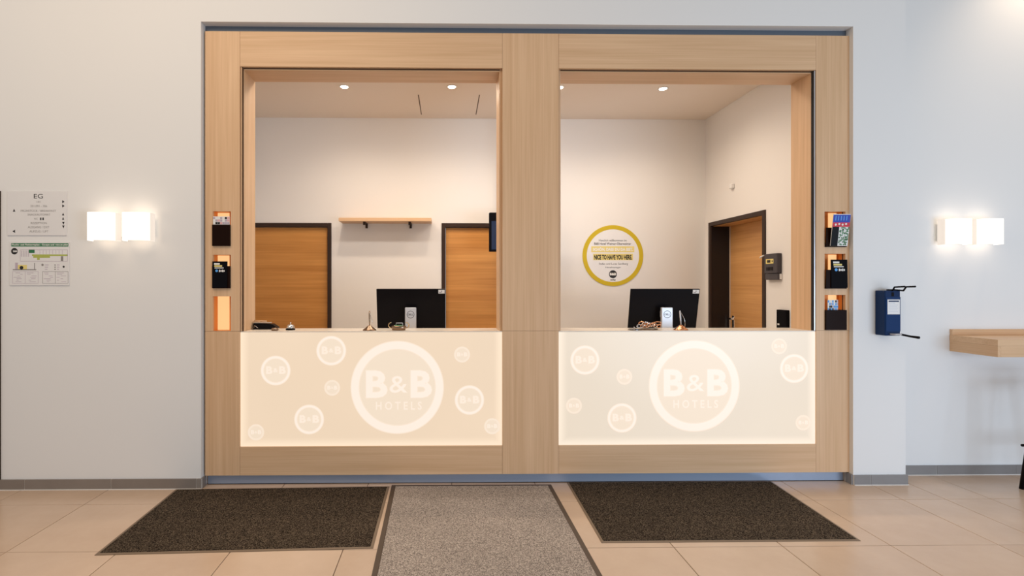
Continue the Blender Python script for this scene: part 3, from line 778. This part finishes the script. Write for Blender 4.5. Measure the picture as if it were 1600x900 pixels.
# metal dish with handles (left) and copper loops (right)
p = on_counter(623, 3.76)
ds = thing('metal_dish', 'small oval metal dish with brass wire handles before the left monitor', 'dish', p)
b = MB(); prof = [(0.044,0.0),(0.049,0.004),(0.050,0.012),(0.053,0.020),(0.053,0.032),(0.048,0.033),(0.045,0.022),(0.03,0.008)]
b.lathe(prof, p, 28); b.v = [(p.x+(v[0]-p.x)*1.0, p.y+(v[1]-p.y)*0.6, v[2]) for v in b.v]; b.build('bowl', M['bronze'], ds)
for sgn in (-1, 1):
    pts = [p+Vector((sgn*(0.052+0.022*math.sin(a)), 0.006*math.cos(a), 0.016+0.020*(1-math.cos(a))/1.0)) for a in [i*PI/8 for i in range(9)]]
    MB().tube(pts, 0.0035, 8).build('handle', M['brass'], ds)
b = MB().tube([p+Vector((-0.02,0,0.030)), p+Vector((-0.018,0,0.052)), p+Vector((0.028,0,0.052)), p+Vector((0.030,0,0.030))], 0.003, 8)
b.build('top_bail', M['silver'], ds)
MB().box(p.x-0.032, p.x+0.03, p.y-0.012, p.y+0.012, p.z+0.012, p.z+0.037, 0, 0.004).build('wrapped_sweets', M['leaf'], ds)

p = on_counter(1010, 3.77)
cl = thing('copper_loop_tray', 'heap of copper wire loops on a flat dish before the right monitor', 'dish', p)
b = MB().lathe([(0.05,0),(0.062,0.003),(0.066,0.008),(0.060,0.0085),(0.05,0.005)], p, 28); b.v = [(p.x+0.018+(v[0]-p.x)*1.05, p.y+(v[1]-p.y)*0.55, v[2]) for v in b.v]
b.build('flat_dish', M['bronze'], cl)
random.seed(3)
for k in range(12):
    cx, cz = p.x-0.05+0.0125*k, p.z+0.018+0.020*math.sin(k*1.7)**2
    ra = 0.022+0.009*random.random(); tl_ = random.uniform(-0.6, 0.6); az = random.uniform(-1, 1)
    pts = [Vector((cx+ra*math.cos(a)*math.cos(az), p.y-0.01+ra*math.sin(az)*math.cos(a)*0.6, cz+0.010+ra*0.45*math.sin(a)+tl_*0.006*math.cos(a))) for a in [2*PI*i/14 for i in range(14)]]
    MB().tube(pts, 0.0032, 6, 0, True).build('wire_loop', M['copper'] if k % 3 else M['chrome'], cl)
p = on_counter(991, 3.74)
b = MB().lathe([(0.03,0),(0.042,0.002),(0.047,0.007),(0.042,0.0075),(0.03,0.004)], p, 28)
b.lathe([(0.003,0.005),(0.003,0.018),(0.005,0.02),(0.002,0.024)], p, 12)
tag(b.build('metal_saucer', M['chrome']), 'flat chrome saucer at the left end of the copper loops', 'saucer')

# ------------------------------------------------------------------ leaflets in the niches
def leaflet(k, label, mats, draw, x0f, x1f, z1f, ybase, ytop, group='leaflets in the oak niches'):
    x0, x1, z0, z1 = (NL+NR)[k]; W_ = x1-x0; Hh = z1-z0
    a, c = x0+W_*x0f, x0+W_*x1f; zb_ = z0+0.006; zt_ = z0+Hh*z1f
    b = MB(); b.box(a, c, 0, 0.006, 0, zt_-zb_, 0, 0.0005)
    draw(b, a, c, zt_-zb_)
    L_ = zt_-zb_; sl = (ytop-ybase)/L_
    b.v = [(v[0], ybase+v[1]+sl*v[2], zb_+v[2]) for v in b.v]
    o = b.build('leaflet', mats); tag(o, label, 'leaflet', group); return o
def draw_collage(b, a, c, L_):
    random.seed(11); n = 7
    for i in range(n):
        for j in range(5):
            x = a+(c-a)*i/n; z = L_*(0.55+0.09*j)
            b.box(x, x+(c-a)/n*0.9, -0.0006, 0, z, z+L_*0.075, random.choice([1,2,3,3,4,4]))
leaflet(0, 'pink and white collage leaflet in the top left niche', [M['paper'], M['pink'], M['ink'], M['white'], M['lilac']], draw_collage, 0.012, 0.93, 0.85, YF+0.003, YF+0.001)
def draw_dark(b, a, c, L_):
    w_ = c-a
    b.box(a+.12*w_, a+.50*w_, -0.0006, 0, L_*.87, L_*.93, 1); b.box(a+.14*w_, a+.66*w_, -0.0006, 0, L_*.79, L_*.85, 2)
    b.box(a+.16*w_, a+.76*w_, -0.0006, 0, L_*.73, L_*.765, 1)
    b.disc(a+.30*w_, L_*.64, 0.09*w_, 0, 0.0006, 20, 3)
    for i in range(4): b.box(a+(.46+.10*i)*w_, a+(.53+.10*i)*w_, -0.0006, 0, L_*(.59+.01*(i % 2)), L_*(.68-.015*(i % 2)), 1)
leaflet(1, 'black leaflet with yellow and white print in the middle left niche', [M['blackm'], M['white'], M['yellow_l'], M['sky_print']], draw_dark, 0.03, 0.86, 0.80, YF-0.022, YF-0.016)
leaflet(4, 'black leaflet with yellow and white print in the middle right niche', [M['blackm'], M['white'], M['yellow_l'], M['sky_print']], draw_dark, 0.22, 1.0, 0.83, YF-0.022, YF-0.018)
def draw_garden(b, a, c, L_):
    w_ = c-a
    b.box(a, c, -0.0006, 0, L_*.74, L_*.98, 1)
    for i in range(5): b.box(a+(.12+.16*i)*w_, a+(.17+.16*i)*w_, -0.0009, -0.0006, L_*.80, L_*.94, 5)
    b.box(a, c, -0.0006, 0, L_*.60, L_*.74, 2)
    for i in range(4): b.disc(a+(.18+.2*i)*w_, L_*(.67+.02*(i % 2)), 0.06*w_, -0.0006, 0.0004, 10, 3)
    b.box(a, a+.40*w_, -0.0006, 0, 0, L_*.6, 4)
    random.seed(5)
    for i in range(120):
        x = a+w_*random.uniform(.42,.93); z = L_*random.uniform(.02,.57)
        b.box(x, x+w_*0.07, -0.0012, -0.0004, z, z+L_*0.035, random.choice([3,6,6,6]))
leaflet(3, 'tall leaflet with blue, red and green garden picture leaning in the top right niche', [M['paper'], M['blue_print'], M['red'], M['white'], M['black'], M['sky_print'], M['leaf']], draw_garden, 0.16, 0.97, 0.90, YF-0.024, YF-0.055)
leaflet(5, 'small white and violet collage leaflet in the bottom right niche', [M['paper'], M['lilac'], M['ink'], M['white'], M['sky_print']], draw_collage, 0.18, 0.68, 0.86, YF+0.006, YF+0.006)

# ------------------------------------------------------------------ wall signs at the left
p0 = at(12, 368, YW); p1 = at(105, 299, YW)
ds1 = thing('floor_directory', 'pale wall plate headed EG listing rooms with small arrows, above the escape plan', 'sign', ((p0.x+p1.x)/2, YW, p0.z))
MB().box(p0.x, p1.x, YW-0.006, YW-0.001, p0.z, p1.z, 0, 0.001).build('plate', M['plate'], ds1)
b = MB()
def st(body, x0, x1, y0, y1, bold=0.0, mi=0, Y_=YW-0.0064):
    a_ = at(x0, y1, Y_); c_ = at(x1, y0, Y_); text(b, body, a_.x, c_.x, a_.z, c_.z, Y_, bold, mi)
def sbx(x0, x1, y0, y1, mi=0, Y_=YW-0.0064):
    a_ = at(x0, y1, Y_); c_ = at(x1, y0, Y_); b.box(a_.x, c_.x, Y_, Y_+0.0004, a_.z, c_.z, mi)
st('EG', 52.8, 67, 303, 310, 0.0)
st('101', 57.5, 63, 314.2, 316.8, 0, 1); st('201,091 - 306', 47.5, 73.5, 320.4, 324, 0, 1)
st('FRÜHSTÜCK / BREAKFAST', 32.5, 87.5, 327.2, 331, 0, 1); st('SNACKAUTOMAT', 43, 78.5, 333.8, 337, 0, 1)
st('WC', 53, 59, 340.4, 343.6, 0, 1); sbx(62.6, 64.6, 340, 344); sbx(66.2, 68.4, 340, 344)
st('REZEPTION', 48, 73, 347, 350.2, 0, 1); st('AUSGANG / EXIT', 43.5, 77, 353.2, 356.6, 0, 1); st('AUFZUG / LIFT', 46, 75.5, 359.8, 363.2, 0, 1)
def tri(cx, cy, r, d):
    c_ = at(cx, cy, YW-0.0064); s = r*YW/F
    pts = [(c_.x+s*math.cos(d+q), c_.z+s*1.3*math.sin(d+q)) for q in (0, 2.2, -2.2)]
    b.prism(pts, YW-0.0066, YW-0.0061)
for yy in (315.2, 321.8): tri(98.6, yy, 2.2, 0)
for yy in (335, 341.8): tri(98.6, yy, 2.0, PI/2)
for yy in (348.4, 354): tri(99, yy, 2.2, -PI/2)
tri(22, 329, 2.2, PI/2); tri(22, 361.4, 2.4, PI)
PR = b.build('print', [M['ink'], M['ink_g']], ds1); PR['kind'] = 'stuff'

p0 = at(15.5, 446, YW); p1 = at(109, 378, YW)
es = thing('escape_plan', 'framed escape plan sheet with green header and lime route on the left wall', 'sign', ((p0.x+p1.x)/2, YW, p0.z))
MB().box(p0.x, p1.x, YW-0.006, YW-0.001, p0.z, p1.z, 0, 0.001).build('sheet', M['plate'], es)
b = MB()
sbx(17.5, 106.8, 380, 385.2, 0); st('Flucht- und Rettungsplan - Escape and rescue plan', 18.6, 106, 380.9, 384.4, 0.02, 4, YW-0.0068)
c_ = at(23.7, 392.6, YW); b.disc(c_.x, c_.z, 5*YW/F, YW-0.0062, 0.0004, 24, 3); st('B&B', 20.6, 26.8, 391.2, 394, 0.04, 4, YW-0.0068)
def frame(x0, x1, y0, y1, mi, t=0.5):
    sbx(x0, x1, y0, y0+t, mi); sbx(x0, x1, y1-t, y1, mi); sbx(x0, x0+t, y0+t, y1-t, mi); sbx(x1-t, x1, y0+t, y1-t, mi)
frame(31.5, 105.5, 390, 408.5, 2); sbx(45, 54, 390.2, 395.2, 0); sbx(50, 105.5, 397.5, 400, 1); sbx(52, 78, 400, 402.8, 1); sbx(58, 62, 402.8, 406, 1)
sbx(95, 98.8, 400.4, 408, 5)
for k in range(5): sbx(33+2.8*k, 34+2.8*k, 391.5, 401, 2)
for k in range(8): sbx(62+5*k, 62.5+5*k, 391, 397, 2)
sbx(20, 56.5, 420.6, 422.2, 5); sbx(53.4, 54.6, 411, 420.6, 5); sbx(23.6, 27.8, 410.5, 420.6, 2); sbx(28, 42, 414, 420.6, 6)
c_ = at(34.8, 418.3, YW); b.disc(c_.x, c_.z, 2.8*YW/F, YW-0.0068, 0.0003, 18, 3)
c_ = at(67.5, 413.8, YW); b.disc(c_.x, c_.z, 1.8*YW/F, YW-0.0062, 0.0003, 16, 5)
c_ = at(100.5, 416.8, YW); b.disc(c_.x, c_.z, 1.6*YW/F, YW-0.0062, 0.0003, 16, 3)
for k in range(3):
    sbx(70, 76-k, 413.4+3.4*k, 414.4+3.4*k, 2); sbx(85, 87, 413.2+3.4*k, 414.8+3.4*k, 5); sbx(89, 93-k*.5, 413.4+3.4*k, 414.4+3.4*k, 2)
frame(19.3, 60, 424, 443, 2); frame(66.3, 106.5, 424, 443, 5); sbx(39, 39.5, 424, 443, 2); sbx(86, 86.5, 424, 443, 5)
random.seed(9)
for (xa, xb) in ((21, 37), (41, 58), (68, 84), (88, 104)):
    for k in range(7):
        l = random.uniform(3, xb-xa-4); x = random.uniform(xa, xb-l); sbx(x, x+l, 426+2.3*k, 426.7+2.3*k, 2)
PR = b.build('print', [M['green'], M['lime'], M['lilac'], M['ink'], M['white'], M['ink_g'], M['yellow_l']], es); PR['kind'] = 'stuff'

# ------------------------------------------------------------------ wall lamps
def sconce(xc, ywall, z0, z1, label, name_group, watt):
    """two curved opal shades side by side on one wall plate"""
    r = thing('wall_lamp', label, 'wall lamp', (xc, ywall, z0), name_group)
    MB().box(xc-0.20, xc+0.20, ywall-0.022, ywall-0.0005, z0+0.03, z1-0.03, 0, 0.003).build('wall_plate', M['trimring'], r)
    for sgn in (-1, 1):
        c = xc+sgn*0.117; w_ = 0.097; dp = 0.10; n = 20
        out = []; inn = []
        for k in range(n+1):
            a = PI*k/n; ca, sa = math.cos(a), math.sin(a); e = 0.42
            x_ = math.copysign(abs(ca)**e, ca); y_ = sa**0.75
            out.append((c+w_*x_, ywall-0.026-dp*y_)); inn.append((c+(w_-0.005)*x_, ywall-0.026-(dp-0.005)*y_))
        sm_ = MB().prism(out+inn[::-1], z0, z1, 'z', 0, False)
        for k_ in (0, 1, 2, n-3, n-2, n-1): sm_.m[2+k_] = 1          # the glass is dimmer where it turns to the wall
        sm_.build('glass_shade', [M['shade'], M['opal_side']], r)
        for zz, rx in ((z1-0.012, PI), (z0+0.012, 0)):
            light('wall_lamp_glow', 'POINT', (c, ywall-0.108, zz), watt, (1.0, 0.68, 0.42), (0,0,0), shadow_soft_size=0.03)
    return r
zl0, zl1 = 1.720, 1.910
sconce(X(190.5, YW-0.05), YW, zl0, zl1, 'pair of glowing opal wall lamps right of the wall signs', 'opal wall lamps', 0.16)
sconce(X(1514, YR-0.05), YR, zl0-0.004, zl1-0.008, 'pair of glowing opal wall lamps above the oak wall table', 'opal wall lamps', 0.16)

# ------------------------------------------------------------------ disinfectant dispenser on the pier
px0 = at(1367, 454, YW); fy = 3.555
xa = px0.x; xb = X(1407, fy); z0 = Z(525.5, fy, 1390)+0.004; z1 = Z(454, fy, 1390)
dp = thing('hand_sanitiser_dispenser', 'navy blue elbow dispenser with black lever on the wall pier', 'dispenser', ((xa+xb)/2, YW, z0))
MB().box(xa, xb, fy, YW-0.0005, z0, z1, 0, 0.004).build('housing', M['blue_disp'], dp)
MB().box(xa+0.005, xb-0.002, fy-0.003, fy-0.0002, z0+0.03, z1-0.045, 0, 0.001).build('front_cover', M['blue_disp2'], dp)
MB().box(xa+0.045, xa+0.062, fy-0.0015, fy-0.0002, z1-0.04, z1-0.012).build('lever_slot', M['black'], dp)
b = MB().box(xa+0.014, xb-0.008, fy-0.0042, fy-0.0032, z1-0.165, z1-0.062); b.box(xa+0.022, xb-0.014, fy-0.0046, fy-0.0042, z1-0.078, z1-0.070, 1)
b.box(xa+0.022, xb-0.04, fy-0.0046, fy-0.0042, z1-0.090, z1-0.084, 2)
for k in range(5): b.box(xa+0.026, xb-0.022-0.004*(k % 2), fy-0.0046, fy-0.0042, z1-0.103-0.011*k, z1-0.099-0.011*k, 2)
tag(b.build('instruction_label', [M['paper'], M['blue_disp'], M['silver']], dp), 'pale instruction label')
xm = (xa+xb)/2; zt_ = z1+0.004
b = MB().tube([(xm-0.005, fy+0.04, zt_+0.0), (xm-0.005, fy-0.005, zt_-0.003), (xm-0.005, fy-0.02, zt_+0.02), (xm-0.005, fy-0.10, zt_+0.024)], 0.006)
b.tube([(xm+0.04, fy+0.04, zt_+0.0), (xm+0.04, fy-0.04, zt_-0.004), (xm+0.04, fy-0.06, zt_+0.022), (xm+0.04, fy-0.13, zt_+0.024)], 0.006)
b.tube([(xm-0.005, fy+0.03, zt_), (xm+0.04, fy+0.03, zt_)], 0.006)
tag(b.build('elbow_lever', M['black'], dp), 'black bent elbow lever')
b = MB().box(xa+0.03, xb-0.005, fy-0.05, fy, z0+0.008, z0+0.016, 0, 0.003); tag(b.build('nozzle_plate', M['silver'], dp), 'pale nozzle plate')
b = MB().tube([(xb-0.03, fy-0.04, z0+0.012), (xb-0.012, fy-0.09, z0+0.004), (xb-0.008, fy-0.15, z0+0.002)], [0.007,0.007,0.009]); b.build('drip_arm', M['black'], dp)

# ------------------------------------------------------------------ wall table and stool at the right
tx = 3.778; tf = 3.485
tb_ = thing('wall_table', 'light oak wall mounted bar table below the right wall lamps', 'table', (4.4, YR, 0.925))
MB().box(tx, 5.4, tf, YR-0.0005, 1.001, 1.045, 0, 0.001).build('table_top', M['oak_h'], tb_)
MB().box(tx+0.002, 5.4, YR-0.022, YR-0.0006, 1.0455, 1.088, 0, 0.001).build('upstand', M['oak_h'], tb_)
MB().box(tx+0.0225, 5.4, tf+0.001, tf+0.02, 0.925, 1.0005).build('front_apron', M['oak_h'], tb_)
MB().box(tx+0.001, tx+0.0215, tf+0.001, YR-0.001, 0.925, 1.0005).build('side_apron', M['oak_d'], tb_)

sx, sy3 = 4.19, 3.36
stl = thing('bar_stool', 'black bar stool under the wall table, cut by the right edge', 'stool', (sx, sy3, 0))
MB().box(sx-0.165, sx+0.19, sy3-0.17, sy3+0.125, 0.735, 0.765, 0, 0.012).build('seat', M['black'], stl)
for ax, ay in ((-1,-1),(1,-1),(-1,1),(1,1)):
    top = Vector((sx+ax*0.14, sy3+ay*0.12, 0.735)); ft = Vector((sx+ax*0.235, sy3+ay*0.17, 0.0))
    if ax < 0 and ay > 0: ft = fl(1594.5, 764)+Vector((0.008, 0, 0))
    MB().tube([ft, top], [0.014, 0.016], 10).build('leg', M['black'], stl)
MB().tube([(sx-0.20, sy3-0.165, 0.31), (sx+0.20, sy3-0.165, 0.31)], 0.009).build('foot_rail', M['black'], stl)
MB().tube([(sx-0.20, sy3+0.165, 0.31), (sx+0.20, sy3+0.165, 0.31)], 0.009).build('foot_rail', M['black'], stl)

# ------------------------------------------------------------------ floor mats
def mat(name, label, corners, pile, edge, inset, h=0.007):
    pts = [Vector((p.x, p.y)) for p in corners]; c = sum(pts, Vector((0,0)))/4
    def inner(d):
        out = []
        for i in range(4):
            p, a, q = pts[i], pts[i-1], pts[(i+1) % 4]
            e1 = (p-a).normalized(); e2 = (q-p).normalized()
            out.append(p-e1*d+e2*d)
        return out
    r = thing(name, label, 'mat', (c.x, c.y, 0), 'entrance mats before the reception')
    i1 = inner(inset)
    vs = [(p.x, p.y, 0.0005) for p in pts]+[(p.x, p.y, h*0.35) for p in pts]+[(p.x, p.y, h*0.7) for p in i1]+[(p.x, p.y, 0.0005) for p in i1]
    fs = []
    for k in range(4):
        j = (k+1) % 4; fs += [(k, j, 4+j, 4+k), (4+k, 4+j, 8+j, 8+k), (8+k, 8+j, 12+j, 12+k), (12+k, 12+j, j, k)]
    MB().add(vs, fs).build('rubber_border', edge, r)
    i2 = inner(inset+0.002)
    MB().prism([(p.x, p.y) for p in i2], 0.001, h, 'z').build('mat_pile', pile, r)
mat('entrance_mat', 'dark brown rectangular mat left of the grey runner', [fl(147.5,868), fl(583,857.5), fl(608.5,760.5), fl(275,765)], M['mat_dark'], M['rubber_l'], 0.016)
mat('entrance_mat', 'dark brown rectangular mat right of the grey runner', [fl(940,848.5), fl(1345,845.5), fl(1205,752.5), fl(885.5,754)], M['mat_dark'], M['rubber_l'], 0.014)
def ext(a, c, Yt):
    p, q = fl(*a), fl(*c); t = (Yt-p.y)/(q.y-p.y); return p+(q-p)*t
mat('runner_mat', 'long light grey mat with brown edge between the two dark mats',
    [ext((612,758.5),(580.5,900),1.3), ext((861,757.5),(941,900),1.3), fl(861,757.5), fl(612,758.5)], M['mat_grey'], M['rubber'], 0.028)
